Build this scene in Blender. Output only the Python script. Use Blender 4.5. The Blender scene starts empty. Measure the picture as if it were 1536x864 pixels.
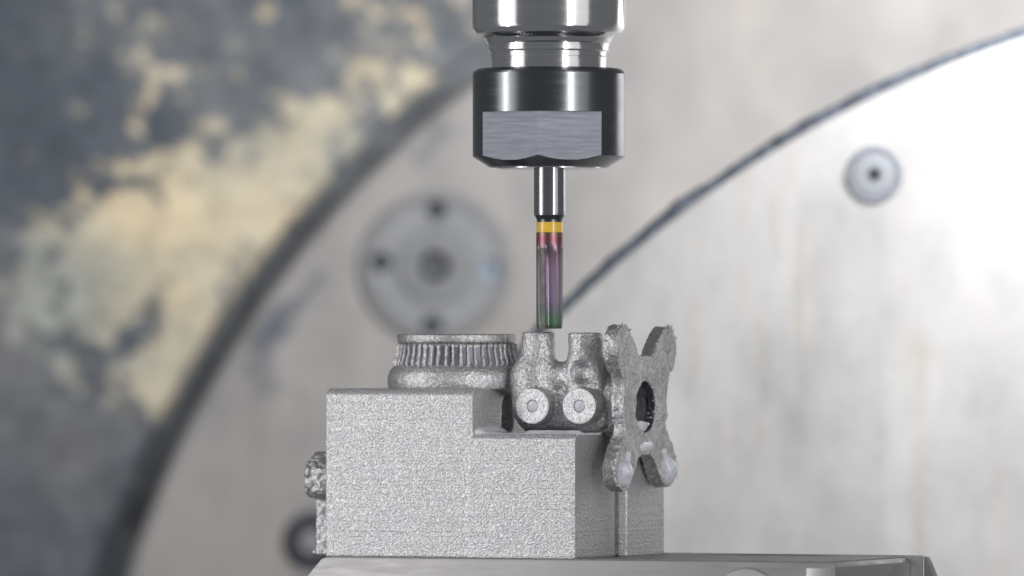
import bpy, bmesh, math, random
import numpy as np
from mathutils import Vector, Matrix, Euler

random.seed(7)
rng = np.random.default_rng(11)
sc = bpy.context.scene
PX = 0.01                      # one photograph pixel at the tool's distance, in Blender units
D = 120.0                      # camera distance from the tool axis
HOR = 540.0                    # image row of the eye level

# ------------------------------------------------------------------ camera, world, lights, exposure
cam_d = bpy.data.cameras.new('camera')
cam = bpy.data.objects.new('camera', cam_d)
sc.collection.objects.link(cam)
cam.location = (0, -D, 0)
cam.rotation_euler = (math.radians(90), 0, 0)
cam_d.sensor_width = 36
cam_d.lens = 36 * D / 15.36
cam_d.shift_y = (HOR - 432) / 1536
cam_d.clip_start = 1
cam_d.clip_end = 600
cam_d.dof.use_dof = True
cam_d.dof.focus_distance = D - 0.6
cam_d.dof.aperture_fstop = 0.18
sc.camera = cam
sc.unit_settings.scale_length = 0.013

world = bpy.data.worlds.new('World')
sc.world = world
world.use_nodes = True
bg = world.node_tree.nodes['Background']
bg.inputs[0].default_value = (0.93, 0.96, 1.0, 1)
bg.inputs[1].default_value = 0.16

def area(name, loc, aim, sx, sy, power, col=(1, 1, 1), spread=180):
    d = bpy.data.lights.new(name, 'AREA')
    d.shape = 'RECTANGLE'; d.size = sx; d.size_y = sy
    d.energy = power; d.color = col; d.spread = math.radians(spread)
    o = bpy.data.objects.new(name, d)
    sc.collection.objects.link(o)
    o.location = loc
    v = Vector(aim) - Vector(loc)
    o.rotation_euler = v.to_track_quat('-Z', 'Y').to_euler()
    return o

def polar(az, dist, z):
    a = math.radians(az)
    return (math.sin(a) * dist, -math.cos(a) * dist, z)

# two long tube lamps in front of the machine, each in a wide diffuser
area('tube_lamp', polar(-68, 40, 7), (0.6, 0, 1), 2.0, 46, 6400, (1.0, 0.995, 0.99))
area('tube_lamp', polar(33, 40, 7), (0.6, 0, 1), 1.8, 46, 9000, (1.0, 0.998, 0.995))
area('diffuser_lamp', polar(-66, 46, 7), (0.6, 0, 1), 26, 50, 5200, (0.985, 0.99, 1.0))
area('diffuser_lamp', polar(48, 46, 7), (0.6, 0, 1), 22, 50, 2600, (1.0, 0.995, 0.99))
# lamp that rakes the face of the rotary table from the upper right
area('table_lamp', (15.5, 4, 12.5), (10.5, 20, 6.5), 5, 5, 4300, (1.0, 0.99, 0.98), 100)

sc.view_settings.view_transform = 'Standard'
sc.view_settings.look = 'None'
sc.view_settings.exposure = 0
sc.view_settings.gamma = 1
sc.render.resolution_x = 1024
sc.render.resolution_y = 576
sc.cycles.max_bounces = 8

# ------------------------------------------------------------------ helpers
def W(px, py, Y=0.0):
    k = PX * (D + Y) / D
    return Vector(((px - 768) * k, Y, (HOR - py) * k))

def hash3(ix, iy, iz, seed):
    h = (ix.astype(np.int64) * 374761393 + iy.astype(np.int64) * 668265263 + iz.astype(np.int64) * 2147483647 + seed * 974634777) & 0xffffffff
    h = ((h ^ (h >> 13)) * 1274126177) & 0xffffffff
    h = (h ^ (h >> 16)) & 0xffffffff
    h = (h * 2246822519) & 0xffffffff
    h = h ^ (h >> 15)
    return h.astype(np.float64) / 4294967295.0 * 2 - 1

def noise3(P, freq, seed=0):
    Q = P * freq
    I = np.floor(Q).astype(np.int64); F = Q - I
    F = F * F * (3 - 2 * F)
    out = 0
    for dx in (0, 1):
        wx = F[:, 0] if dx else 1 - F[:, 0]
        for dy in (0, 1):
            wy = F[:, 1] if dy else 1 - F[:, 1]
            for dz in (0, 1):
                wz = F[:, 2] if dz else 1 - F[:, 2]
                out = out + wx * wy * wz * hash3(I[:, 0] + dx, I[:, 1] + dy, I[:, 2] + dz, seed)
    return out

def fbm(P, freq, octv=4, seed=0):
    o = 0; a = 1; t = 0
    for k in range(octv):
        o = o + a * noise3(P, freq * 2 ** k, seed + k * 17); t += a; a *= .55
    return o / t

def mesh_np(name, V, Fq, mats, smooth=True, matidx=None):
    me = bpy.data.meshes.new(name)
    V = np.ascontiguousarray(V, dtype=np.float32); Fq = np.ascontiguousarray(Fq, dtype=np.int32)
    n = Fq.shape[1]
    me.vertices.add(len(V)); me.vertices.foreach_set('co', V.ravel())
    me.loops.add(Fq.size); me.loops.foreach_set('vertex_index', Fq.ravel())
    me.polygons.add(len(Fq))
    me.polygons.foreach_set('loop_start', np.arange(0, Fq.size, n, dtype=np.int32))
    me.polygons.foreach_set('use_smooth', np.full(len(Fq), smooth))
    for m in mats: me.materials.append(m)
    if matidx is not None: me.polygons.foreach_set('material_index', np.asarray(matidx, dtype=np.int32))
    me.update(calc_edges=True); me.validate()
    return me

def link(name, me, parent=None, loc=None):
    o = bpy.data.objects.new(name, me)
    sc.collection.objects.link(o)
    if parent is not None: o.parent = parent
    if loc is not None: o.location = loc
    return o

def thing(name, label, cat, loc=(0, 0, 0), rot=(0, 0, 0), group=None):
    o = link(name, None, None, loc); o.rotation_euler = rot
    o.empty_display_size = .2
    o['label'] = label; o['category'] = cat
    if group: o['group'] = group
    return o

def sharpen(me, deg=25):
    bm = bmesh.new(); bm.from_mesh(me)
    for f in bm.faces: f.smooth = True
    for e in bm.edges:
        if len(e.link_faces) == 2 and e.calc_face_angle(0) > math.radians(deg): e.smooth = False
    bm.to_mesh(me); bm.free()

def from_bm(name, bm, mat, parent=None, smooth=None, loc=None):
    bmesh.ops.recalc_face_normals(bm, faces=bm.faces)
    me = bpy.data.meshes.new(name); bm.to_mesh(me); bm.free()
    for m in (mat if isinstance(mat, (list, tuple)) else [mat]): me.materials.append(m)
    if smooth: sharpen(me, smooth)
    return link(name, me, parent, loc)

def lathe(prof, n=160, axis='Z', close=False):
    """prof: list of (r, h). returns V, F around Z"""
    prof = np.array(prof, float); m = len(prof)
    a = np.linspace(0, 2 * math.pi, n, endpoint=False)
    V = np.zeros((m, n, 3))
    V[:, :, 0] = prof[:, 0:1] * np.cos(a); V[:, :, 1] = prof[:, 0:1] * np.sin(a); V[:, :, 2] = prof[:, 1:2]
    if axis == 'Y': V = V[:, :, [0, 2, 1]]
    idx = np.arange(m * n).reshape(m, n)
    k = m if close else m - 1
    A = idx[np.arange(k)]; B = idx[(np.arange(k) + 1) % m]
    F = np.stack([A, np.roll(A, -1, 1), np.roll(B, -1, 1), B], -1).reshape(-1, 4)
    return V.reshape(-1, 3), F

def lathe_obj(name, prof, mat, parent=None, n=160, axis='Z', loc=None, deg=25):
    V, F = lathe(prof, n, axis)
    bm = bmesh.new()
    vs = [bm.verts.new(v) for v in V]
    for f in F:
        try: bm.faces.new([vs[i] for i in f])
        except ValueError: pass
    bmesh.ops.remove_doubles(bm, verts=bm.verts, dist=1e-5)
    bmesh.ops.dissolve_degenerate(bm, edges=bm.edges, dist=1e-5)
    return from_bm(name, bm, mat, parent, deg, loc)

# ---- signed-distance modelling with surface nets (pixel units)
def grid(lo, hi, c):
    ax = [np.arange(l, h + c, c, dtype=np.float32) for l, h in zip(lo, hi)]
    return np.meshgrid(*ax, indexing='ij')

def surface_nets(f, lo, c):
    n = np.array(f.shape); m = n - 1
    s = np.zeros(m, np.float32); acc = np.zeros((3,) + tuple(m), np.float32)
    corners = [(i, j, k) for i in (0, 1) for j in (0, 1) for k in (0, 1)]
    def sub(cn): return f[cn[0]:cn[0] + m[0], cn[1]:cn[1] + m[1], cn[2]:cn[2] + m[2]]
    for a in corners:
        for d in range(3):
            if a[d]: continue
            b = list(a); b[d] = 1; b = tuple(b)
            fa, fb = sub(a), sub(b)
            cr = (fa < 0) != (fb < 0)
            t = np.where(cr, fa / np.where(cr, fa - fb, 1), 0)
            s += cr
            for q in range(3):
                acc[q] += cr * (a[q] + (t if q == d else 0))
    act = s > 0
    idx = -np.ones(m, np.int64); idx[act] = np.arange(act.sum())
    I = np.argwhere(act)
    V = (I + np.stack([acc[q][act] / s[act] for q in range(3)], 1)) * c + np.array(lo)
    Fs = []
    for d in range(3):
        e1, e2 = [(1, 2), (2, 0), (0, 1)][d]
        sl = [slice(1, m[0]), slice(1, m[1]), slice(1, m[2])]; sl[d] = slice(0, m[d])
        sh = [slice(1, m[0]), slice(1, m[1]), slice(1, m[2])]; sh[d] = slice(1, m[d] + 1)
        fa = f[tuple(sl)]; fb = f[tuple(sh)]
        P = np.argwhere((fa < 0) != (fb < 0))
        if not len(P): continue
        flip = (fa[tuple(P.T)] < 0)
        off = np.ones(3, int); off[d] = 0
        P = P + off
        o1 = np.zeros(3, int); o1[e1] = 1
        o2 = np.zeros(3, int); o2[e2] = 1
        q = np.stack([idx[tuple(P.T)], idx[tuple((P - o1).T)], idx[tuple((P - o1 - o2).T)], idx[tuple((P - o2).T)]], 1)
        q[~flip] = q[~flip][:, ::-1]
        Fs.append(q)
    return V, np.concatenate(Fs)

def vnormals(V, F):
    n = np.cross(V[F[:, 2]] - V[F[:, 0]], V[F[:, 3]] - V[F[:, 1]])
    N = np.zeros_like(V)
    for k in range(4):
        for c in range(3): N[:, c] += np.bincount(F[:, k], n[:, c], len(V))
    return N / (np.linalg.norm(N, axis=1, keepdims=True) + 1e-9)

def smin(a, b, k):
    h = np.clip(.5 + .5 * (b - a) / k, 0, 1)
    return b * (1 - h) + a * h - k * h * (1 - h)
def smax(a, b, k): return -smin(-a, -b, k)
def cyl(X, Y, Z, ax, c, r, h0, h1, rd=2.0):
    P = {'u': (Y - c[1], Z - c[2], X), 'v': (X - c[0], Z - c[2], Y), 'w': (X - c[0], Y - c[1], Z)}[ax]
    dr = np.sqrt(P[0] ** 2 + P[1] ** 2) - r
    dh = np.maximum(h0 - P[2], P[2] - h1)
    return smax(dr, dh, rd)
def capsule(X, Y, Z, a, b, r):
    a = np.array(a, float); b = np.array(b, float); d = b - a
    t = np.clip(((X - a[0]) * d[0] + (Y - a[1]) * d[1] + (Z - a[2]) * d[2]) / (d @ d + 1e-9), 0, 1)
    return np.sqrt((X - a[0] - t * d[0]) ** 2 + (Y - a[1] - t * d[1]) ** 2 + (Z - a[2] - t * d[2]) ** 2) - r
def box(X, Y, Z, lo, hi, r=1.0):
    dx = np.maximum(lo[0] - X, X - hi[0]); dy = np.maximum(lo[1] - Y, Y - hi[1]); dz = np.maximum(lo[2] - Z, Z - hi[2])
    return smax(smax(dx, dy, r), dz, r)

# ------------------------------------------------------------------ materials
def newmat(name):
    m = bpy.data.materials.new(name); m.use_nodes = True
    nt = m.node_tree
    return m, nt, nt.nodes['Principled BSDF']

def N(nt, t, **kw):
    n = nt.nodes.new(t)
    for k, v in kw.items():
        if k.startswith('i_'):
            key = k[2:]
            key = int(key) if key.isdigit() else key.replace('_', ' ')
            n.inputs[key].default_value = v
        else: setattr(n, k, v)
    return n

def coords(nt, scale=(1, 1, 1), kind='Object', rot=False):
    tc = N(nt, 'ShaderNodeTexCoord'); mp = N(nt, 'ShaderNodeMapping')
    mp.inputs['Scale'].default_value = scale; mp.inputs['Location'].default_value = (.371, .533, .217)
    if rot: mp.inputs['Rotation'].default_value = (.45, .7, .3)
    nt.links.new(tc.outputs[kind], mp.inputs[0])
    return mp.outputs[0]

def noise(nt, vec, scale, detail=3, rough=.5, dist=0):
    n = N(nt, 'ShaderNodeTexNoise'); n.inputs['Scale'].default_value = scale
    n.inputs['Detail'].default_value = detail; n.inputs['Roughness'].default_value = rough
    n.inputs['Distortion'].default_value = dist
    nt.links.new(vec, n.inputs['Vector'])
    return n.outputs['Fac']

def ramp(nt, fac, stops, interp='LINEAR'):
    r = N(nt, 'ShaderNodeValToRGB'); cr = r.color_ramp; cr.interpolation = interp
    while len(cr.elements) < len(stops): cr.elements.new(.5)
    for e, (p, c) in zip(cr.elements, stops):
        e.position = p
        e.color = (c, c, c, 1) if isinstance(c, (int, float)) else (*c, 1)
    nt.links.new(fac, r.inputs[0])
    return r.outputs[0]

def math_(nt, op, a, b=None, clamp=False):
    n = N(nt, 'ShaderNodeMath', operation=op, use_clamp=clamp)
    for i, x in enumerate((a, b)):
        if x is None: continue
        if isinstance(x, (int, float)): n.inputs[i].default_value = x
        else: nt.links.new(x, n.inputs[i])
    return n.outputs[0]

def mix(nt, fac, a, b):
    n = N(nt, 'ShaderNodeMix', data_type='RGBA')
    for s, x in ((0, fac), (6, a), (7, b)):
        if isinstance(x, (int, float)): n.inputs[s].default_value = x
        elif isinstance(x, tuple): n.inputs[s].default_value = (*x, 1)
        else: nt.links.new(x, n.inputs[s])
    return n.outputs[2]

def bump(nt, p, h, dist, strength=1.0, prev=None):
    b = N(nt, 'ShaderNodeBump'); b.inputs['Distance'].default_value = dist; b.inputs['Strength'].default_value = strength
    nt.links.new(h, b.inputs['Height'])
    if prev is not None: nt.links.new(prev, b.inputs['Normal'])
    nt.links.new(b.outputs[0], p.inputs['Normal'])
    return b.outputs[0]

def mat_printed(name, grain=22, gd=.02, rough=.42, col=.62, layers=True):
    m, nt, p = newmat(name)
    v = coords(nt, rot=True)
    n1 = noise(nt, v, grain, 2, .6)
    n2 = noise(nt, v, 2.2, 4, .6)
    base = ramp(nt, n1, [(.3, col * .72), (.5, col), (.7, min(1, col * 1.28))])
    tint = ramp(nt, n2, [(.35, (.985, .965, .995)), (.65, (1.0, .98, .985))])
    mm = N(nt, 'ShaderNodeMix', data_type='RGBA', blend_type='MULTIPLY'); mm.inputs[0].default_value = 1
    nt.links.new(base, mm.inputs[6]); nt.links.new(tint, mm.inputs[7])
    nt.links.new(mm.outputs[2], p.inputs['Base Color'])
    p.inputs['Metallic'].default_value = 1
    r = ramp(nt, n1, [(.3, rough + .1), (.7, rough - .1)])
    nt.links.new(r, p.inputs['Roughness'])
    b = bump(nt, p, n1, gd)
    if layers:
        lv = coords(nt, (.15, .15, 14))
        n3 = noise(nt, lv, 1.0, 3, .6)
        b = bump(nt, p, n3, .012, 1, b)
    return m

def mat_metal(name, col, rough, brush=None, bd=.002, metallic=1, rvar=.0, aniso=0):
    m, nt, p = newmat(name)
    p.inputs['Base Color'].default_value = (*col, 1)
    p.inputs['Metallic'].default_value = metallic
    p.inputs['Roughness'].default_value = rough
    v = coords(nt, brush or (1, 1, 1))
    n = noise(nt, v, 1.0 if brush else 6, 4, .6)
    bump(nt, p, n, bd)
    c = ramp(nt, n, [(.3, tuple(x * (1 - rvar) for x in col)), (.7, tuple(min(1, x * (1 + rvar)) for x in col))])
    nt.links.new(c, p.inputs['Base Color'])
    rr = ramp(nt, n, [(.3, max(.02, rough * .85)), (.7, rough * 1.15)])
    nt.links.new(rr, p.inputs['Roughness'])
    return m

M = {}
M['block'] = mat_printed('sandblasted_metal', 36, .018, .52, .67)
M['organic'] = mat_printed('printed_metal', 34, .014, .49, .54, False)
M['cut'] = mat_printed('cut_metal', 34, .016, .6, .82, False)
M['chrome'] = mat_metal('ground_steel', (.70, .70, .71), .14, (1.2, 1.2, 30), .0001, rvar=.04)
M['black'] = mat_metal('blackened_steel', (.185, .19, .205), .23, (1, 1, 20), .0001, rvar=.03)
M['flat'] = mat_metal('milled_flat_steel', (.108, .114, .13), .43, (2, 2, 26), .0008, rvar=.10)
M['carbide'] = mat_metal('carbide', (.42, .42, .44), .15, (3, 3, 30), .0001, rvar=.05)
M['neck'] = mat_metal('dark_carbide', (.12, .125, .14), .3)
M['base'] = mat_metal('fixture_steel', (.35, .34, .338), .52, (1.5, 4, 14), .006, metallic=.85, rvar=.07)
M['dull'] = mat_metal('dull_steel', (.24, .235, .235), .5, (1.5, 4, 14), .004, metallic=.8, rvar=.1)
M['rail'] = mat_metal('rail_steel', (.40, .39, .385), .45, (.4, 4, 8), .004, metallic=.85, rvar=.15)
M['base_bright'] = mat_metal('bright_steel', (.46, .45, .445), .42, (1.5, 1.5, 8), .004, metallic=.85, rvar=.06)

def mat_band():
    m, nt, p = newmat('yellow_band_paint')
    n = noise(nt, coords(nt), 20, 3)
    nt.links.new(ramp(nt, n, [(.3, (.72, .44, .045)), (.7, (.82, .52, .07))]), p.inputs['Base Color'])
    p.inputs['Roughness'].default_value = .28
    p.inputs['Coat Weight'].default_value = .5
    return m
M['band'] = mat_band()

def mat_coating():
    m, nt, p = newmat('iridescent_coating')
    tc = N(nt, 'ShaderNodeTexCoord'); sx = N(nt, 'ShaderNodeSeparateXYZ'); nt.links.new(tc.outputs['Object'], sx.inputs[0])
    n = noise(nt, coords(nt, (4, 4, 1.5)), 3, 3)
    # object z runs 0 (tip) to 1.45 (band)
    h = math_(nt, 'ADD', math_(nt, 'DIVIDE', sx.outputs[2], 1.45), math_(nt, 'MULTIPLY', math_(nt, 'SUBTRACT', n, .5), .12))
    c = ramp(nt, h, [(.0, (.16, .19, .14)), (.05, (.22, .36, .25)), (.12, (.25, .37, .29)), (.18, (.34, .35, .39)), (.34, (.50, .40, .55)), (.62, (.52, .37, .50)), (.84, (.27, .19, .23)), (.93, (.30, .11, .14)), (1.0, (.24, .20, .15))])
    nt.links.new(c, p.inputs['Base Color'])
    p.inputs['Metallic'].default_value = 1
    p.inputs['Roughness'].default_value = .42
    return m
M['coat'] = mat_coating()
M['flute'] = mat_metal('flute_ground', (.15, .155, .14), .6, None, .0003)

def mat_wax():
    m, nt, p = newmat('wax_residue')
    n = noise(nt, coords(nt), 9, 4, .6)
    nt.links.new(ramp(nt, n, [(.3, (.50, .52, .57)), (.7, (.66, .68, .72))]), p.inputs['Base Color'])
    p.inputs['Roughness'].default_value = .3
    p.inputs['Subsurface Weight'].default_value = .4
    p.inputs['Subsurface Radius'].default_value = (.1, .1, .12)
    p.inputs['Subsurface Scale'].default_value = .4
    p.inputs['Coat Weight'].default_value = .4
    bump(nt, p, n, .03)
    return m
M['wax'] = mat_wax()
M['recess'] = mat_metal('waxed_recess', (.21, .22, .255), .5, None, .01, metallic=.5, rvar=.15)  # bluish wax between the ribs; also stands in for shade in the bore

def mat_flangeface():
    m, nt, p = newmat('scraped_face')
    v = coords(nt, (1, 1, .75))
    vo = N(nt, 'ShaderNodeTexVoronoi'); vo.inputs['Scale'].default_value = 13; vo.inputs['Randomness'].default_value = 1
    nd = N(nt, 'ShaderNodeTexNoise'); nd.inputs['Scale'].default_value = 6; nd.inputs['Detail'].default_value = 4
    nt.links.new(v, nd.inputs['Vector'])
    ad = N(nt, 'ShaderNodeVectorMath', operation='MULTIPLY_ADD')
    nt.links.new(nd.outputs['Color'], ad.inputs[0]); ad.inputs[1].default_value = (.5, .5, .5); nt.links.new(v, ad.inputs[2])
    nt.links.new(ad.outputs[0], vo.inputs['Vector'])
    n = noise(nt, v, 4, 5, .65, 1.2)
    c = ramp(nt, n, [(.3, (.40, .40, .41)), (.5, (.52, .515, .51)), (.7, (.66, .66, .67))])
    nt.links.new(c, p.inputs['Base Color'])
    nt.links.new(ramp(nt, n, [(.4, .5), (.62, .1)]), p.inputs['Metallic'])
    nt.links.new(ramp(nt, vo.outputs['Distance'], [(0, .3), (.5, .6)]), p.inputs['Roughness'])
    b = bump(nt, p, vo.outputs['Distance'], .05, .8)
    bump(nt, p, n, .06, 1, b)
    return m
M['face'] = mat_flangeface()

def stain_mask(nt, vec, cx, cz, rx, rz, ang=0, soft=.5):
    """soft blob in object x/z with a noisy outline"""
    mp = N(nt, 'ShaderNodeMapping', vector_type='TEXTURE')
    mp.inputs['Location'].default_value = (cx, 0, cz); mp.inputs['Rotation'].default_value = (0, ang, 0)
    mp.inputs['Scale'].default_value = (rx, 1e6, rz)
    nt.links.new(vec, mp.inputs[0])
    l = N(nt, 'ShaderNodeVectorMath', operation='LENGTH'); nt.links.new(mp.outputs[0], l.inputs[0])
    return ramp(nt, l.outputs['Value'], [(1 - soft, 1.0), (1.0, 0.0)])

def mat_table(name, base, tint, metallic, rough, stains=(), streak=.0, wob=1.4):
    m, nt, p = newmat(name)
    v0 = coords(nt)
    nd = N(nt, 'ShaderNodeTexNoise'); nd.inputs['Scale'].default_value = 1.1; nd.inputs['Detail'].default_value = 5
    nt.links.new(v0, nd.inputs['Vector'])
    ad = N(nt, 'ShaderNodeVectorMath', operation='MULTIPLY_ADD')
    sb = N(nt, 'ShaderNodeVectorMath', operation='SUBTRACT'); sb.inputs[1].default_value = (.5, .5, .5)
    nt.links.new(nd.outputs['Color'], sb.inputs[0])
    nt.links.new(sb.outputs[0], ad.inputs[0]); ad.inputs[1].default_value = (wob, wob, wob); nt.links.new(v0, ad.inputs[2])
    v = ad.outputs[0]
    n1 = noise(nt, coords(nt, (1, 1, .5)), .5, 5, .6)
    col = ramp(nt, n1, [(.3, tuple(x * .88 for x in base)), (.5, base), (.72, tint)])
    if streak:
        s1 = noise(nt, coords(nt, (1.5, 1.5, .12)), 1.0, 4, .6)
        s2 = noise(nt, coords(nt, (.5, .5, .5)), .8, 3, .5)
        f = math_(nt, 'MULTIPLY', ramp(nt, s1, [(.52, 0.0), (.68, 1.0)]), ramp(nt, s2, [(.42, 0.0), (.62, 1.0)]))
        f = math_(nt, 'MULTIPLY', f, streak)
        col = mix(nt, f, col, (.42, .34, .27))
    for (cx, cz, rx, rz, ang, c, amt) in stains:
        k = stain_mask(nt, v, cx, cz, rx, rz, ang, .6)
        col = mix(nt, math_(nt, 'MULTIPLY', k, amt), col, c)
    sm = noise(nt, coords(nt, (.8, .8, .5), rot=True), .55, 5, .62)
    mm = N(nt, 'ShaderNodeMix', data_type='RGBA', blend_type='MULTIPLY'); mm.inputs[0].default_value = 1
    nt.links.new(col, mm.inputs[6]); nt.links.new(ramp(nt, sm, [(.36, (.80, .815, .83)), (.55, (1.0, 1.0, 1.0))]), mm.inputs[7]); col = mm.outputs[2]
    nt.links.new(col, p.inputs['Base Color'])
    p.inputs['Metallic'].default_value = metallic
    p.inputs['Roughness'].default_value = rough
    bump(nt, p, noise(nt, coords(nt, (.6, .6, .6)), 1.0, 4, .5), .05)
    return m

# ------------------------------------------------------------------ background: machine wall
YW = 31.3
def build_wall():
    k = PX * (D + YW) / D
    xs = np.linspace(-1100, 2400, 500); ys = np.linspace(-900, 1900, 400)
    PXg, PYg = np.meshgrid(xs, ys, indexing='ij')
    P = np.stack([PXg.ravel(), np.zeros(PXg.size), PYg.ravel()], 1)
    n1 = fbm(P, 1 / 95., 5, 3); n2 = fbm(P, 1 / 40., 4, 50); n3 = fbm(P, 1 / 220., 3, 90); n4 = fbm(P, 1 / 21., 3, 130)
    x = PXg.ravel(); y = PYg.ravel()
    def blob(cx, cy, rx, ry, a):
        c, s = math.cos(math.radians(a)), math.sin(math.radians(a))
        dx = (x - cx) * c + (y - cy) * s; dy = -(x - cx) * s + (y - cy) * c
        return np.exp(-(dx / rx) ** 2 - (dy / ry) ** 2)
    # bare primer patches where the dark paint has worn off (photograph layout)
    Yl = (1.5 * blob(285, 345, 210, 105, -42) + 1.0 * blob(500, 215, 170, 62, -42) + 1.15 * blob(265, 555, 120, 58, -62)
          + .75 * blob(110, 400, 110, 120, -50) + .3 * blob(210, 120, 120, 80, -30) + .35 * blob(590, 125, 70, 36, -45) + .12 * blob(480, 60, 110, 60, -30) + .35 * blob(40, 450, 100, 60, 0) + .3 * blob(110, 560, 70, 60, -30))
    far = ((x < -100) | (y < -100) | (y > 900) | (x > 700)) * .35
    t = np.clip((Yl + far + n1 * .4 + n2 * .8 + n4 * 1.0 - .45 - .45 * blob(90, 730, 200, 170, 0) - .25 * blob(30, 80, 180, 180, 0)) * 1.8, 0, 1); t = t * t * (3 - 2 * t)
    dark = np.array([.062, .076, .097]); mid = np.array([.17, .18, .19]); yel = np.array([.63, .53, .36]); pale = np.array([.31, .32, .29])
    g = np.clip(.45 + n3 * .8 + n2 * .35 + .7 * blob(560, 60, 260, 130, -20) - .25, 0, 1)
    C = dark * (1 - g)[:, None] + mid * g[:, None]
    brown = np.clip(n3 * 1.1 + n2 * .3 + .5 * blob(150, 680, 130, 160, 0), 0, 1)[:, None]
    C = C * (1 - .25 * brown) + np.array([.13, .11, .11]) * .25 * brown
    pl = np.clip(.35 + n3 * 1.2 + .8 * blob(90, 440, 110, 120, 0), 0, 1)[:, None]
    Yc = yel * (1 - pl) + pale * pl
    C = C * (1 - t[:, None]) + Yc * t[:, None]
    Vx = (x - 768) * k; Vz = (HOR - y) * k
    V = np.stack([Vx, -.12 * t * 0 + fbm(P, 1 / 60., 3, 7) * .05, Vz], 1)
    nx, ny = PXg.shape
    idx = np.arange(nx * ny).reshape(nx, ny)
    F = np.stack([idx[:-1, :-1], idx[:-1, 1:], idx[1:, 1:], idx[1:, :-1]], -1).reshape(-1, 4)
    m, nt, p = newmat('worn_wall_paint')
    at = N(nt, 'ShaderNodeAttribute'); at.attribute_name = 'wear'
    nf = noise(nt, coords(nt), 3, 4, .6)
    mm = N(nt, 'ShaderNodeMix', data_type='RGBA', blend_type='MULTIPLY'); mm.inputs[0].default_value = 1
    nt.links.new(at.outputs['Color'], mm.inputs[6]); nt.links.new(ramp(nt, nf, [(.3, .75), (.7, 1.25)]), mm.inputs[7])
    nt.links.new(mm.outputs[2], p.inputs['Base Color'])
    p.inputs['Roughness'].default_value = .55
    bump(nt, p, nf, .05)
    me = mesh_np('machine_wall', V, F, [m])
    ca = me.color_attributes.new('wear', 'FLOAT_COLOR', 'POINT')
    ca.data.foreach_set('color', np.c_[C, np.ones(len(C))].astype(np.float32).ravel())
    o = link('wall', me, None, (0, YW, 0)); o['kind'] = 'structure'
build_wall()

# ------------------------------------------------------------------ rotary table (large face plate) behind the work
YP = 30.0
kP = PX * (D + YP) / D
cP = W(1600, 1298, YP)
table = thing('rotary_table', 'huge beige grey machine face plate with curved edge, behind and left of the milling cutter', 'machine table', cP)
def loc_p(px, py):           # photo pixel -> local coordinates on the plate's face
    w = W(px, py, YP) - cP
    return w.x, w.z
def st(px, py, rx, ry, ang, c, amt, f=loc_p, k=None):
    k = k or kP
    a, b = f(px, py); return (a, b, rx * k, ry * k, math.radians(ang), c, amt)
darkst = (.085, .10, .13)
M['plate'] = mat_table('face_plate_metal', (.285, .274, .27), (.345, .328, .315), .0, .5, [
    st(445, 480, 75, 26, -58, darkst, .85), st(425, 545, 50, 20, -75, darkst, .45), st(690, 195, 60, 24, -35, darkst, .5), st(480, 420, 55, 12, -50, darkst, .6),
    st(465, 590, 30, 10, -100, darkst, .3), st(700, 420, 40, 30, 0, (.25, .32, .42), .3), st(790, 460, 50, 40, 0, (.30, .24, .20), .3)], .25)
R1 = 1474 * kP
lathe_obj('plate', [(.001, 0), (R1 * .5, 0), (R1 - .12, 0), (R1, .12), (R1, 2.0), (.001, 2.0)], M['plate'], table, 512, 'Y')
M['rim'] = mat_metal('dark_rim_steel', (.085, .095, .115), .5, None, .03, metallic=.3, rvar=.4)
M['rimgrime'] = mat_metal('grimy_rim', (.085, .093, .105), .55, (.9, .9, .9), .03, metallic=.1, rvar=.75)  # dark mottled tone painted for the shade in the gap
lathe_obj('rim', [(R1 - .02, .9), (R1 + .40, .9), (R1 + .46, 1.0), (R1 + .46, 2.4), (R1 - .02, 2.4), (R1 - .02, .9)], M['rimgrime'], table, 512, 'Y')  # dark ring put in for the shaded gap around the plate

# round bearing flange bolted on the plate
fl = thing('hub_flange', 'blurred round grey flange with four bolt holes, on the plate left of the cutter', 'flange', W(652, 400, YP) + Vector((0, -.02, 0)))
M['hub'] = mat_table('hub_metal', (.262, .266, .275), (.30, .302, .31), .0, .45)
M['hub_dark'] = mat_metal('hub_shadow_steel', (.20, .205, .215), .5, metallic=.2, rvar=.15)  # darker steel of the flange's rings and plug
M['hole'] = mat_metal('oily_bore', (.025, .03, .045), .5, metallic=.2, rvar=.2)  # near-black tone of the bores, bolt holes and socket
M['bluecap'] = mat_metal('blue_oil_film', (.24, .31, .40), .4, metallic=.1, rvar=.2)
def pr(r): return r * kP
lathe_obj('outer_ring', [(pr(97), -.03), (pr(99), -.12), (pr(110), -.12), (pr(113), 0), (pr(97), 0)], M['hub_dark'], fl, 128, 'Y')
# face with real bores: annuli around
def disc_with_holes(R, r0, holes, y0, y1, n=128):
    bm = bmesh.new()
    bmesh.ops.create_circle(bm, cap_ends=False, radius=R, segments=n)
    bmesh.ops.create_circle(bm, cap_ends=False, radius=r0, segments=48)
    for (hx, hz, hr) in holes:
        bmesh.ops.create_circle(bm, cap_ends=False, radius=hr, segments=32, matrix=Matrix.Translation((hx, hz, 0)))
    bmesh.ops.triangle_fill(bm, use_beauty=True, use_dissolve=False, edges=bm.edges[:])
    kill = []
    for f in bm.faces:
        c = f.calc_center_median()
        if c.xy.length < r0 * .98 or any((c.xy - Vector((a, b))).length < r * .96 for a, b, r in holes): kill.append(f)
    bmesh.ops.delete(bm, geom=kill, context='FACES_ONLY')
    ret = bmesh.ops.extrude_face_region(bm, geom=bm.faces[:])
    for g in ret['geom']:
        if isinstance(g, bmesh.types.BMVert): g.co.z += (y1 - y0)
    for v in bm.verts: v.co = Vector((v.co.x, v.co.z + y0, v.co.y))
    return bm
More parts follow.
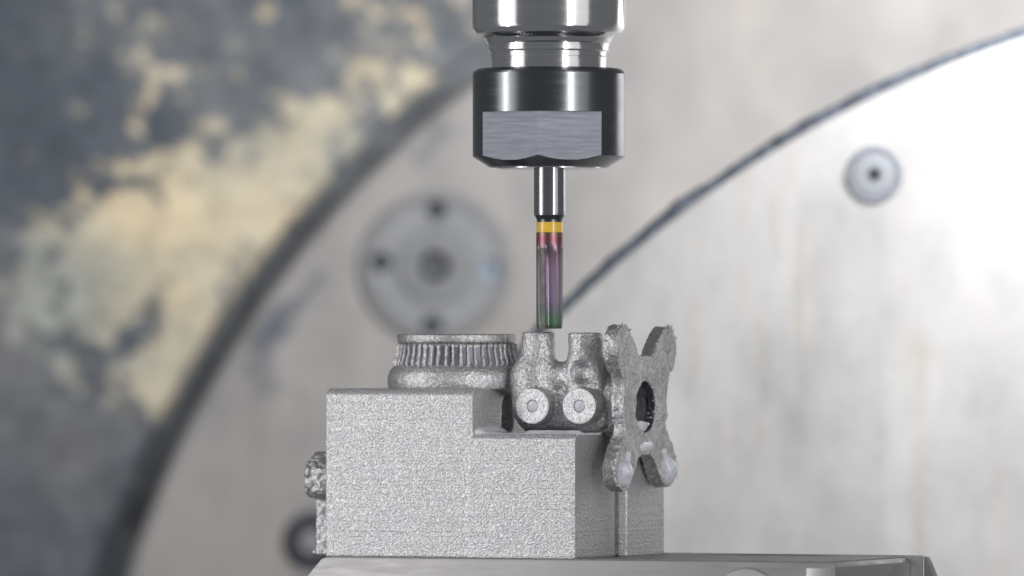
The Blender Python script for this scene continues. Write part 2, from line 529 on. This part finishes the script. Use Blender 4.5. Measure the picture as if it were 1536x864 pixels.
holes = [(pr(3), pr(85), pr(15)), (pr(-80), pr(7), pr(15)), (pr(-4), pr(-88), pr(15)), (pr(84), pr(-5), pr(15))]
from_bm('face_disc', disc_with_holes(pr(97), pr(23), holes, -.16, -.005), M['hub'], fl, 30)
lathe_obj('inner_ring', [(pr(24), -.17), (pr(24), -.26), (pr(50), -.26), (pr(54), -.17)], M['hub_dark'], fl, 96, 'Y')
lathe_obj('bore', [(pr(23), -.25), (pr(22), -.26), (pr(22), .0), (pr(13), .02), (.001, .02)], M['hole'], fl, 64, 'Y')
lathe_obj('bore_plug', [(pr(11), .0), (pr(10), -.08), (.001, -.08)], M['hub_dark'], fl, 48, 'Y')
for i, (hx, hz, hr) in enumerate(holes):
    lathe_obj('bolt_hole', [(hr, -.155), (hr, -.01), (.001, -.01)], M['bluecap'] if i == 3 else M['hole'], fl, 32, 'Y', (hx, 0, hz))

bs = thing('counterbored_hole', 'dark blurred round bore low on the plate, left of the metal block', 'bore', W(468, 812, YP) + Vector((0, -.02, 0)))
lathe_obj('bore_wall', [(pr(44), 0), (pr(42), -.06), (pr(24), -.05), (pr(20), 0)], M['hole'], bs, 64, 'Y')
lathe_obj('bore_floor', [(pr(20), -.02), (pr(18), -.08), (.001, -.08)], M['hub'], bs, 48, 'Y')

# ------------------------------------------------------------------ bright pallet disc in front of the plate (right)
YD = 12.5
kD = PX * (D + YD) / D
cD = W(2053, 1699, YD)
pallet = thing('pallet_disc', 'bright scuffed metal disc with brown vertical streaks filling the right background', 'metal disc', cD)
def loc_d(px, py):
    w = W(px, py, YD) - cD
    return w.x, w.z
brown = (.40, .345, .295)
sd = lambda *a: st(*a, f=loc_d, k=kD)
M['pallet'] = mat_table('pallet_metal', (.455, .45, .45), (.53, .525, .522), .0, .42, [
    sd(1180, 520, 14, 120, 0, brown, .35), sd(1232, 400, 9, 200, 0, brown, .45), sd(1075, 520, 12, 150, 0, brown, .25), sd(1195, 310, 6, 90, 0, brown, .35), sd(1350, 620, 14, 120, 0, (.42, .40, .38), .3),
    sd(1085, 330, 10, 60, 0, brown, .2), sd(1480, 110, 50, 22, -20, (.38, .40, .44), .5), sd(1010, 740, 60, 60, 0, (.45, .47, .49), .3), sd(1320, 560, 80, 60, 0, (.48, .48, .48), .35), sd(1430, 450, 60, 60, 0, (.48, .48, .49), .3)], .5, .5)
R2 = 1722 * kD
lathe_obj('disc_face', [(.001, 0), (R2 * .5, 0), (R2 - .05, 0), (R2, .05), (R2, 1.2), (.001, 1.2)], M['pallet'], pallet, 640, 'Y')
M['groove'] = mat_metal('oily_groove', (.085, .10, .125), .5, None, .04, metallic=.2, rvar=.5)
# packed grime in the joint: uneven radius and width
def grime():
    n = 5000; a = np.linspace(0, 2 * math.pi, n, endpoint=False)
    P = np.stack([np.cos(a) * 200, np.sin(a) * 200, a * 0], 1)
    w0 = R2 - .01 + 0 * a
    w1 = R2 + .14 + .06 * np.abs(fbm(P, 1 / 14., 3, 5)) + .045 * fbm(P, 1 / 4., 2, 8)
    rows = [(w0, .12), (w0, .06), (w1, .10), (w1 + .02, .3)]
    V = np.concatenate([np.stack([r * np.cos(a), np.full(n, h), r * np.sin(a)], 1) for r, h in rows])
    idx = np.arange(4 * n).reshape(4, n)
    F = np.stack([idx[:-1], np.roll(idx[:-1], -1, 1), np.roll(idx[1:], -1, 1), idx[1:]], -1).reshape(-1, 4)
    link('joint_grime', mesh_np('joint_grime', V, F, [M['groove']]), pallet)
grime()
scr = thing('cap_screw', 'small round screw head with dark centre, sunk in the bright disc upper right', 'screw', W(1311, 262, YD) + Vector((0, -.01, 0)))
M['scrm'] = mat_table('screw_metal', (.29, .305, .335), (.33, .345, .375), .0, .5)
M['scrd'] = mat_metal('screw_shadow', (.22, .235, .27), .5, metallic=.1, rvar=.15)  # bluish grey steel of the washer ring
dr = lambda r: r * kD
lathe_obj('washer_ring', [(dr(34), 0), (dr(35), -.05), (dr(41), -.05), (dr(43), 0)], M['scrd'], scr, 64, 'Y')
lathe_obj('screw_head', [(dr(34), .01), (dr(33), -.03), (dr(29), -.045), (dr(10), -.045), (dr(9), -.0), (.001, -.0)], M['scrm'], scr, 64, 'Y')
lathe_obj('socket', [(dr(10.5), -.05), (dr(9.5), -.02), (.001, -.02)], M['hole'], scr, 24, 'Y')

# ------------------------------------------------------------------ tool holder and cutter
axis = W(823.5, HOR, 0)
def zy(y): return (HOR - y) * PX
holder = thing('collet_holder', 'chrome tool holder with blackened collet nut, hanging down at the top centre', 'tool holder', (axis.x, 0, zy(252)))
def hz(y): return (252 - y) * PX
def hp(rows): return [(r * PX, hz(y)) for r, y in rows]
lathe_obj('holder_body', hp([(60, -420), (114, -420), (115, -10), (115, 36), (114.4, 42), (112.5, 47), (109.5, 50.5), (106, 52), (101, 54), (97, 57), (95, 60), (94, 63), (91.5, 66), (90.5, 70), (90.5, 76), (89.5, 78), (87.5, 78.5), (86.6, 84), (87, 86), (86.4, 88), (86.4, 104), (70, 104)]), M['chrome'], holder, 256)
def nut():
    na = 0.0
    apo = 114.5 * math.cos(math.radians(25.7))
    c = math.acos(apo / 114.5)
    ang = []
    for k, mid in enumerate((-34.3, 17.1, 145.7, 197.1)):
        mid = math.radians(mid)
        ang += list(np.linspace(mid - c, mid + c, 33))[:-1]
        if k in (1, 3): ang += list(np.linspace(mid + c, mid + math.radians(128.6) - c, 60))[:-1]
    ang = np.array(ang)          # angle measured from the viewer's side, + to the right
    rows = [(86, 103, 0), (104, 103, 0), (107, 103.6, 0), (110.5, 105.5, 0), (113.4, 108.5, 0), (114.5, 111.5, 0), (114.5, 166, 0), (114.3, 168, 0), (114.3, 169.5, 0), (114.3, 169.6, 1), (114.5, 171.5, 1)]
    rows += [(114.5, 234 - 0, 1)]
    rows += [(114.5 - 24.5 * t, 235 + 15.5 * t, 1) for t in np.linspace(0, 1, 22)]
    rows += [(88, 251.2, 0), (40, 251.4, 0)]
    mids = [math.radians(k) for k in (-34.3, 17.1, 145.7, 197.1)]
    V = []
    for r, y, fl_ in rows:
        for a in ang:
            rr = r
            if fl_:
                for mm in mids:
                    d = (a - mm + math.pi) % (2 * math.pi) - math.pi
                    if abs(d) <= c + 1e-4: rr = min(rr, apo / math.cos(d))
            V.append((rr * PX * math.sin(a), -rr * PX * math.cos(a), hz(y)))
    n = len(ang); m = len(rows)
    idx = np.arange(n * m).reshape(m, n)
    F = np.stack([idx[:-1], np.roll(idx[:-1], -1, 1), np.roll(idx[1:], -1, 1), idx[1:]], -1).reshape(-1, 4)
    V = np.array(V)
    # material index: flats where the vertex sits on the flat plane
    fc = V[F].mean(1); fr = np.hypot(fc[:, 0], fc[:, 1]); fa = np.arctan2(fc[:, 0], -fc[:, 1])
    onflat = np.zeros(len(F), bool)
    for mm in mids:
        d = (fa - mm + math.pi) % (2 * math.pi) - math.pi
        onflat |= (np.abs(d) < c) & (np.abs(fr * np.cos(d) - apo * PX) < .006)
    onflat &= (fc[:, 2] < hz(169.6)) & (fc[:, 2] > hz(250))
    me = mesh_np('collet_nut', V, F, [M['black'], M['flat']], True, onflat.astype(int))
    sharpen(me, 14)
    return link('collet_nut', me, holder)
nut()
lathe_obj('collet', hp([(78, 248), (77, 252.6), (74, 253.4), (24, 253.4), (24, 240)]), M['chrome'], holder, 128)

cut = thing('milling_cutter', 'slim end mill with a yellow band and purple green coating, below the collet nut', 'milling cutter', (axis.x + .01, 0, zy(493)))
def cz(y): return (493 - y) * PX
lathe_obj('shank', [(r * PX, cz(y)) for r, y in [(.1, 240), (23.6, 240), (23.8, 316), (23.8, 321), (23.2, 323)]], M['carbide'], cut, 96)
lathe_obj('shank_taper', [(r * PX, cz(y)) for r, y in [(23.2, 322.9), (20.2, 327.5), (19.2, 330), (19.2, 334)]], M['neck'], cut, 96)
lathe_obj('colour_band', [(r * PX, cz(y)) for r, y in [(19, 333), (19.9, 333.6), (19.9, 348.4), (19, 349)]], M['band'], cut, 96)
def flutes():
    n = 192; ys = np.concatenate([np.linspace(348.8, 372, 14), np.linspace(374, 486, 60), np.linspace(487, 493, 6)])
    rows = []
    a = np.linspace(0, 2 * math.pi, n, endpoint=False)
    V = []; mk = []
    for y in ys:
        dep = np.clip((y - 362) / 26, 0, 1); dep = dep * dep * (3 - 2 * dep)
        tw = math.radians(-19) + (y - 372) / 120 * math.radians(7)
        th = a % (2 * math.pi / 3)
        u = th / (2 * math.pi / 3)                     # position within one lobe, 0 = cutting edge
        g = np.where(u < .40, np.clip(u / .05, 0, 1) * (1 - np.clip(u / .40, 0, 1)) ** .6 * 6.5, np.where(u > .66, 2.4 * np.clip((u - .66) / .03, 0, 1), 0))
        land = np.where(u >= .55, 1.2 * np.sin((u - .55) / .45 * math.pi), 0)
        r = 20.2 - dep * (g + .0 * land)
        if y > 487: r = r - (y - 487) * .25
        V.append(np.stack([r * PX * np.sin(a + tw), -r * PX * np.cos(a + tw), np.full(n, cz(y))], 1)); mk.append(((u > .67) & (dep > .25)).astype(int))
    # end face
    V.append(np.stack([r * .45 * PX * np.sin(a), -r * .45 * PX * np.cos(a), np.full(n, cz(489))], 1)); mk.append(mk[-1] * 0)
    V.append(np.stack([r * .02 * PX * np.sin(a), -r * .02 * PX * np.cos(a), np.full(n, cz(488))], 1)); mk.append(mk[-1] * 0)
    V = np.array(V); m = len(V); idx = np.arange(m * n).reshape(m, n)
    F = np.stack([idx[:-1], np.roll(idx[:-1], -1, 1), np.roll(idx[1:], -1, 1), idx[1:]], -1).reshape(-1, 4)
    mk = np.array(mk)[:-1]
    me = mesh_np('fluted_body', V.reshape(-1, 3), F, [M['coat'], M['flute']], True, mk.reshape(-1).astype(int))
    sharpen(me, 30)
    link('fluted_body', me, cut)
flutes()

# ------------------------------------------------------------------ printed metal workpiece
TH = math.radians(24)
YB = -1.2
corner = W(862, HOR, YB)
def U(px, v):                # screen column at depth v -> local u (pixels)
    return (px - 862 - math.sin(TH) * v) / math.cos(TH)
wp = thing('printed_metal_part', 'grainy silver metal workpiece with stepped block, ribbed ring and cross flange under the cutter', 'metal part', (corner.x, corner.y, -2.95), (0, 0, -TH))
OFF = np.array([0, 0, 295.0])       # root stands at the block's foot
def to_obj(V): return (V + OFF) * PX

def rough(V, F, amp, freq, seed, amp2=0, freq2=.05):
    Nn = vnormals(V, F)
    d = amp * fbm(V, freq, 2, seed)
    if amp2: d = d + amp2 * fbm(V, freq2, 2, seed + 9)
    return V + Nn * d[:, None]

def part(name, V, F, mat, parent=None, matidx=None):
    used = np.unique(F); mp = -np.ones(len(V), np.int64); mp[used] = np.arange(len(used))
    me = mesh_np(name, to_obj(V[used]), mp[F], mat if isinstance(mat, list) else [mat], True, matidx)
    return link(name, me, parent or wp)

# --- stepped block
def block():
    lo, hi = (-416, -6, -300), (24, 305, -36); c = 2.3
    X, Y, Z = grid(lo, hi, c)
    # left block with a worn front top edge, right step, rear section
    a = box(X, Y, Z, (-410, 1.2, -296), (-168, 292, -43), .8)
    a = np.maximum(a, ((Z + 43) - (Y - 1.2) + 9.5) * .7 - 1.0 * (0))       # chamfer along the front top edge
    b = box(X, Y, Z, (-175, -.2, -296), (0, 157, -110), .8)
    b = np.maximum(b, ((Z + 110) - (Y) + 7.5) * .7)
    d = box(X, Y, Z, (-300, 154, -296), (18.5, 299, -122), .8)
    f = np.minimum(np.minimum(a, b), d)
    # narrow joint where the rear section meets the step
    f = np.maximum(f, -box(X, Y, Z, (-6, 155, -299), (3, 162, -100), .4))
    f = smax(f, -capsule(X, Y, Z, (-180, 134, -92), (-60, 128, -92), 21), 3)
    f = smax(f, -capsule(X, Y, Z, (-178, 134, -72), (-60, 128, -72), 20), 3)
    V, F = surface_nets(f, lo, c)
    V = rough(V, F, .3, .25, 4, .3, .03)
    part('stepped_block', V, F, M['block'])
block()

# --- ribbed ring
RU, RV = U(685, 130), 130.0
def ring():
    prof = [(74, 37), (77, 38.6), (86, 38.8), (89.6, 38.2), (90.3, 36.5), (90, 31), (89, 26.5), (86.5, 24.5), (85.5, 22), (86.5, 12), (89, 2), (91.5, -5), (94, -9), (98, -13), (101.5, -18), (103.6, -24), (104.2, -31), (103.6, -38), (102, -44.5), (86, -45), (80, -30), (76, 0), (74, 37)]
    P = np.array(prof, float)
    seg = np.r_[0, np.cumsum(np.hypot(*np.diff(P, axis=0).T))]
    t = np.arange(0, seg[-1], 2.0)
    pr_ = np.stack([np.interp(t, seg, P[:, 0]), np.interp(t, seg, P[:, 1])], 1)
    V, F = lathe(pr_, 300, 'Z', True)
    F = F[:, ::-1] if False else F
    V = V + np.array([RU, RV, 0])
    smoothV = V.copy(); V = rough(V, F, .8, .24, 21, .4, .05)
    rr_ = np.hypot(V[:, 0] - RU, V[:, 1] - RV)
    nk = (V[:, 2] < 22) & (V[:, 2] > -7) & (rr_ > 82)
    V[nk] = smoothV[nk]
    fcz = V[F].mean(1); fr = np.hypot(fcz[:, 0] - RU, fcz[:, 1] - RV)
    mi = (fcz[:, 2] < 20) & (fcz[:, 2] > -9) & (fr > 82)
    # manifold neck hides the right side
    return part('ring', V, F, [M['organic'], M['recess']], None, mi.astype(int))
ringo = ring()
def rib_mesh(seed):
    rr = random.Random(seed)
    zs = np.linspace(24.5, -9, 12)
    V = []
    for i, z in enumerate(zs):
        r = np.interp(z, [-13, -9, -5, 2, 12, 22, 26], [98, 93.6, 91.2, 88.6, 86.2, 85.2, 87])
        w = 2.1 + rr.uniform(-.7, .7); d = 5.2 + rr.uniform(-1.0, 1.0)
        if i == len(zs) - 1: d = .6; w = 3
        j = rr.uniform(-.5, .5)
        for (x, y) in ((-w - .8 + j, -1.5), (-w + j, d * .6), (-w * .5 + j, d), (w * .5 + j, d), (w + j, d * .6), (w + .8 + j, -1.5)):
            V.append((x, -(r + y), z))
    V = np.array(V); m = len(zs)
    F = [[i * 6 + k, i * 6 + k + 1, (i + 1) * 6 + k + 1, (i + 1) * 6 + k] for i in range(m - 1) for k in range(5)]
    return mesh_np('rib', V * PX, np.array(F), [M['organic']])
ribs = [rib_mesh(s) for s in range(5)]
NR = 50
for i in range(NR):
    o = link('rib', ribs[i % 5], ringo, ((RU) * PX, RV * PX, OFF[2] * PX))
    o.rotation_euler = (0, 0, 2 * math.pi * (i + random.uniform(-.09, .09)) / NR)

# --- manifold with posts and bosses
P1 = (U(808.5, 112), 112.0); P2 = (U(879, 112), 112.0)
B1 = (U(799, 62), -69.0); B2 = (U(869, 62), -69.0)
FC = (47.0, 160.0, -71.0)            # flange face centre (u, v, w)
def manifold():
    lo, hi = (-215, 48, -122), (50, 225, 52); c = 1.35
    X, Y, Z = grid(lo, hi, c)
    f = cyl(X, Y, Z, 'w', (P1[0], P1[1], 0), 25, -60, 42, 3)
    f2 = cyl(X, Y, Z, 'w', (P2[0], P2[1], 0), 25.5, -60, 41, 3)
    f = smin(f, f2, 7)
    hump = capsule(X, Y, Z, (P1[0] - 6, 112, -24), (P1[0] - 2, 108, -62), 36)
    f = smin(f, hump, 14)
    hump2 = capsule(X, Y, Z, (P2[0], 116, -14), (P2[0], 112, -66), 30)
    f = smin(f, hump2, 12)
    f = smin(f, capsule(X, Y, Z, (P1[0], 114, -26), (P2[0], 118, -26), 24), 8)
    f = smin(f, capsule(X, Y, Z, (P1[0] - 4, 122, -76), (P2[0] + 20, 126, -76), 36), 10)
    f = smin(f, capsule(X, Y, Z, (RU + 60, 128, -32), (P1[0], 118, -34), 22), 14)
    f = smin(f, capsule(X, Y, Z, (P2[0], 126, -50), (FC[0] - 62, 158, -70), 30), 16)
    # pockets between the tubes
    f = smax(f, -capsule(X, Y, Z, (U(868, 66), 66, -15), (U(872, 84), 86, -18), 14), 13)
    f = smax(f, -capsule(X, Y, Z, (U(834, 60), 62, -62), (U(834, 60), 76, -70), 9), 6)
    for b in (B1, B2):
        f = smin(f, cyl(X, Y, Z, 'v', (b[0], 0, b[1]), 27, 62, 128, 1.2), 4)
    f = np.maximum(f, -cyl(X, Y, Z, 'v', (B1[0], 0, B1[1]), 9, 50, 74, .5))
    f = np.maximum(f, -cyl(X, Y, Z, 'v', (B2[0], 0, B2[1]), 9, 50, 74, .5))
    f = np.maximum(f, -114 - Z)
    V, F = surface_nets(f, lo, c)
    fc = V[F].mean(1)
    nrm = np.cross(V[F[:, 2]] - V[F[:, 0]], V[F[:, 3]] - V[F[:, 1]]); nrm /= np.linalg.norm(nrm, axis=1, keepdims=True) + 1e-9
    Vr = rough(V, F, 1.1, .22, 31, .7, .05)
    # keep the sawn boss faces and post tops flatter
    calm = (V[:, 1] < 64.5) | (V[:, 2] > 40)
    Vr[calm] = V[calm] * .65 + Vr[calm] * .35
    lab = np.zeros(len(F), int)
    for i, p in enumerate((P1, P2)):
        lab[(fc[:, 2] > 8) & (np.hypot(fc[:, 0] - p[0], fc[:, 1] - p[1]) < 33)] = 1 + i
    for i, b in enumerate((B1, B2)):
        lab[(fc[:, 1] < 92) & (np.hypot(fc[:, 0] - b[0], fc[:, 2] - b[1]) < 29.5)] = 3 + i
    part('manifold', Vr, F[lab == 0], M['organic'])
    for i in (1, 2): part('post', Vr, F[lab == i], M['organic'])
    for i in (3, 4):
        sel = lab == i
        mi = (nrm[sel][:, 1] < -.75) & (fc[sel][:, 1] < 66)
        o = part('boss', Vr, F[sel], [M['organic'], M['cut']], None, mi.astype(int))
        b = (B1, B2)[i - 3]
        bm = bmesh.new(); bmesh.ops.create_uvsphere(bm, u_segments=24, v_segments=14, radius=9.4 * PX)
        for v in bm.verts: v.co.y *= .5; v.co += Vector((b[0] * PX, 65.5 * PX, (b[1] + 295) * PX))
        pl = from_bm('wax_plug', bm, M['wax'], o, 80)
manifold()

# --- cross flange
def flange():
    lo, hi = (12, 30, -216), (60, 290, 58); c = 1.5
    X, Y, Z = grid(lo, hi, c)
    v = Y - FC[1]; w = Z - FC[2]
    # slightly ragged outline
    r = np.hypot(v, w)
    f = (np.hypot((v - 2) * .885, w - 3) - 75)
    for (a, b, rr) in ((-78, 90, 34), (88, 87, 34), (-82, -92, 33), (88, -88, 33)):
        L = math.hypot(a, b); t = np.clip((v * a + w * b) / L ** 2, 0, 1)
        f = smin(f, np.hypot(v - t * a, w - t * b) - rr, 14)
    f = smax(f, -(np.hypot(v - 1, w) - 38 - np.clip(45 - X, 0, 30) * .62), 1.5)  # bore flares inward so its far wall turns away from the lamps
    back = np.maximum(24 - X, X - 47)
    f = smax(f, back, 4)
    V, F = surface_nets(f, lo, c)
    fc = V[F].mean(1)
    nrm = np.cross(V[F[:, 2]] - V[F[:, 0]], V[F[:, 3]] - V[F[:, 1]]); nrm /= np.linalg.norm(nrm, axis=1, keepdims=True) + 1e-9
    mi = ((nrm[:, 0] > .6) & (fc[:, 0] > 40)).astype(int)
    mi[(np.hypot(fc[:, 1] - FC[1], fc[:, 2] - FC[2]) < 60) & (fc[:, 0] < 44.5) & (fc[:, 0] > 26)] = 2  # shade inside the bore put into its wall colour
    Vr = rough(V, F, 2.0, .13, 61, 2.2, .035)
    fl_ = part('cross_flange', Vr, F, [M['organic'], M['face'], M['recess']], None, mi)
    # inner ledge seen through the bore, tied to the manifold
    lo2 = (-20, 90, -140); X, Y, Z = grid(lo2, (30, 230, -2), 1.8)
    g = np.maximum(np.hypot(Y - FC[1], Z - FC[2]) - 62, np.maximum(-14 - X, X - 26))
    g = np.maximum(g, -np.maximum(np.hypot(Y - FC[1] - 0, Z - FC[2]) - 53, -(X + 6)))
    V, F = surface_nets(g, lo2, 1.8)
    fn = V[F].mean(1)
    part('flange_neck', rough(V, F, 1.6, .16, 77, 1, .05), F, [M['organic'], M['recess']], None, (np.hypot(fn[:, 1] - FC[1], fn[:, 2] - FC[2]) < 57).astype(int))  # neck interior gets the same painted shade
    # burrs: hair-fine slivers left on the lobes' edges
    R = random.Random(5); bm = bmesh.new()
    def sliver(base, dirv, L, w):
        d = Vector(dirv).normalized(); s = d.cross(Vector((R.uniform(-1, 1), R.uniform(-1, 1), R.uniform(-1, 1)))).normalized(); q = d.cross(s)
        bend = Vector((R.uniform(-1, 1), R.uniform(-1, 1), R.uniform(-1, 1))) * L * .35
        ring_ = []
        for k, (t, sc_) in enumerate(((0, 1), (.5, .7), (1, .1))):
            c0 = Vector(base) + d * L * t + bend * t * t
            ring_.append([bm.verts.new((c0 + (s * math.cos(x) + q * math.sin(x)) * w * sc_ + Vector(OFF)) * PX) for x in (0, 2.09, 4.19)])
        for i in range(2):
            for j in range(3): bm.faces.new([ring_[i][j], ring_[i][(j + 1) % 3], ring_[i + 1][(j + 1) % 3], ring_[i + 1][j]])
        bm.faces.new(ring_[2])
    for (a, b, rr, cnt) in ((-80, 90, 32, 40), (92, 88, 31, 36), (90, -88, 31, 22), (-84, -92, 31, 8)):
        for _ in range(cnt):
            an = math.atan2(b, a) + R.gauss(0, .55)
            if b > 0: an = math.pi / 2 + R.gauss(0, .55)
            if b < 0 and a > 0: an = R.uniform(-.6, .7)
            sliver((R.uniform(40, 47), FC[1] + a + math.cos(an) * rr * .97, FC[2] + b + math.sin(an) * rr * .97), (R.uniform(-.2, .6), math.cos(an), math.sin(an)), R.uniform(2.5, 8), R.uniform(.7, 1.5))
    for _ in range(16):      # crumbs round the bore and the front edge
        an = R.uniform(-.9, .5)
        sliver((R.uniform(36, 46), FC[1] + math.cos(an) * 36, FC[2] + math.sin(an) * 36), (R.uniform(-.5, .5), -math.cos(an), -math.sin(an)), R.uniform(2, 5), R.uniform(.8, 2.0))
    for _ in range(30):
        sliver((R.uniform(24, 46), FC[1] - 66 - R.uniform(0, 8), FC[2] + R.uniform(-50, 20)), (R.uniform(-.6, .6), -1, R.uniform(-.5, .5)), R.uniform(2, 5), R.uniform(.8, 1.8))
    o = from_bm('burrs', bm, M['organic'], fl_); o['kind'] = 'stuff'
    # wax drips on the two lower lobes and in the bore
    def blob_part(name, fn, lo, hi, c=1.5, amp=.6):
        X, Y, Z = grid(lo, hi, c); V, F = surface_nets(fn(X, Y, Z), lo, c)
        return part(name, rough(V, F, amp, .09, 88), F, M['wax'], fl_)
    def drip(a, b, r):
        def fn(X, Y, Z):
            g = capsule(X, Y, Z, (40, FC[1] + a, FC[2] + b), (44, FC[1] + a, FC[2] + b + 8), r)
            g = smin(g, capsule(X, Y, Z, (44, FC[1] + a * .94, FC[2] + b + 10), (45, FC[1] + a * .8, FC[2] + b + 34), r * .36), 8)
            return g
        blob_part('wax_drip', fn, (10, FC[1] + a - 40, FC[2] + b - 35), (75, FC[1] + a + 40, FC[2] + b + 55))
    drip(-84, -104, 17.5); drip(86, -102, 18)
    blob_part('wax_film', lambda X, Y, Z: smax(np.hypot(Y - FC[1], Z - FC[2]) - 39.5, smax(Z - (FC[2] - 20 - .10 * np.abs(Y - FC[1])), np.maximum(25 - X, X - 40), 2), 3), (20, FC[1] - 45, FC[2] - 45), (46, FC[1] + 45, FC[2] - 5))
    blob_part('wax_film', lambda X, Y, Z: capsule(X, Y, Z, (46.2, FC[1] - 14, FC[2] - 60), (46.2, FC[1] + 16, FC[2] - 58), 9) + np.abs(X - 46) * .9, (38, FC[1] - 40, FC[2] - 80), (56, FC[1] + 40, FC[2] - 40))
flange()

# --- wax left on the step
def step_wax():
    lo, hi = (-172, 4, -116), (10, 100, -84); c = 1.5
    X, Y, Z = grid(lo, hi, c)
    f = np.maximum(-112 - Z, Z + 108.8)
    f = np.maximum(f, np.maximum(-169 - X, X - 2) * 1.0)
    f = np.maximum(f, np.maximum(10 - Y, Y - 96))
    f = smin(f, np.maximum(capsule(X, Y, Z, (-165, 18, -109), (-165, 92, -109), 9), -169.5 - X), 12)
    f = smin(f, capsule(X, Y, Z, (-90, 40, -112), (-10, 34, -112), 7) + 0, 6)
    V, F = surface_nets(f, lo, c)
    part('wax_pool', rough(V, F, .7, .06, 99), F, M['wax'])
step_wax()

# --- broken-off spigot and side web on the left end
def lug():
    lo, hi = (-500, 50, -216), (-405, 160, -128); c = 1.3
    X, Y, Z = grid(lo, hi, c)
    cv, cw = 100.0, -178.0
    r = np.hypot(Y - cv, Z - cw)
    an = np.arctan2(Z - cw, Y - cv)
    R_ = 36 + 1.6 * np.sin(an * 5) - np.clip((X + 470) * -.5, 0, 30) * .25 
    f = smax(r - R_, np.maximum(-478 - X, X + 406), 6)
    f = smax(f, -capsule(X, Y, Z, (-494, cv - 6, cw + 4), (-474, cv - 6, cw + 4), 13), 4)
    V, F = surface_nets(f, lo, c)
    part('broken_spigot', rough(V, F, 5.0, .10, 45, 3, .04), F, M['organic'])
    lo, hi = (-490, 55, -304), (-405, 140, -205)
    X, Y, Z = grid(lo, hi, 1.6)
    f = box(X, Y, Z, (-469, 90, -296), (-406, 108, -206), 3)
    f = smin(f, capsule(X, Y, Z, (-474, 100, -292), (-410, 100, -292), 5.5), 5)
    V, F = surface_nets(f, lo, 1.6)
    part('side_web', rough(V, F, 1.8, .1, 49, 1.5, .04), F, M['organic'])
lug()

# ------------------------------------------------------------------ fixture bars under the workpiece (same rotation)
def prism_uw(name, poly, v0, v1, mat, parent, bev=.012):
    bm = bmesh.new()
    A = [bm.verts.new((u * PX, v0 * PX, w * PX)) for u, w in poly]
    B = [bm.verts.new((u * PX, v1 * PX, w * PX)) for u, w in poly]
    bm.faces.new(A); bm.faces.new(B[::-1])
    n = len(poly)
    for i in range(n): bm.faces.new([A[i], A[(i + 1) % n], B[(i + 1) % n], B[i]])
    bmesh.ops.recalc_face_normals(bm, faces=bm.faces)
    if bev: bmesh.ops.bevel(bm, geom=bm.edges[:], offset=bev, segments=3, profile=.5, affect='EDGES')
    return from_bm(name, bm, mat, parent, 35)
fb = thing('clamping_bar', 'front milled steel bar with slanted left end, directly under the printed metal block', 'steel bar', (corner.x, corner.y, -4.5), (0, 0, -TH))
B0 = -450.0
uL = U(489, -4); uR = U(1241, -4)
prism_uw('bar_body', [(uL, -296.6 - B0), (uL - 8, -300 - B0), (uL - 145, -450 - B0), (uR, -450 - B0), (uR, -303 - B0), (uR - 6, -296.6 - B0)], -5, 301, M['base'], fb)
prism_uw('top_plate', [(uL + 4, -297 - B0), (uL + 4, -295.4 - B0), (uR - 8, -295.4 - B0), (uR - 8, -297 - B0)], 1, 299, M['dull'], fb, 0)  # added plate; its darker tone imitates the dim reflection on the bar's top
# bright milled pad near the right end and the big screw head below the edge
prism_uw('milled_pad', [(U(1200, -6), -305 - B0), (U(1200, -6), -449 - B0), (uR - 5, -449 - B0), (uR - 5, -305 - B0)], -5.5, -3, M['base_bright'], fb, .003)
lathe_obj('screw_head', [(54 * PX, .02), (54 * PX, -.025), (52 * PX, -.04), (24 * PX, -.04), (22 * PX, .01), (.001, .01)], M['base_bright'], fb, 96, 'Y', (U(1114, -5) * PX, -5 * PX, (-359 - B0) * PX))
rb = thing('rear_rail', 'long grey steel rail with a slanted right end, behind the front bar on the right', 'steel rail', (corner.x, corner.y, -4.5), (0, 0, -TH))
uRR = U(1386, 303)
prism_uw('rail_body', [(-380, -450 - B0), (uRR + 0, -450 - B0), (uRR, -296 - B0), (uRR - 4, -293.0 - B0), (-380, -293.0 - B0)], 303, 324, M['rail'], rb)
prism_uw('end_bevel', [(uRR + .5, -450 - B0), (uRR + 70, -450 - B0), (uRR + 2, -295 - B0), (uRR + .5, -295 - B0)], 305, 322, M['dull'], rb, .005)
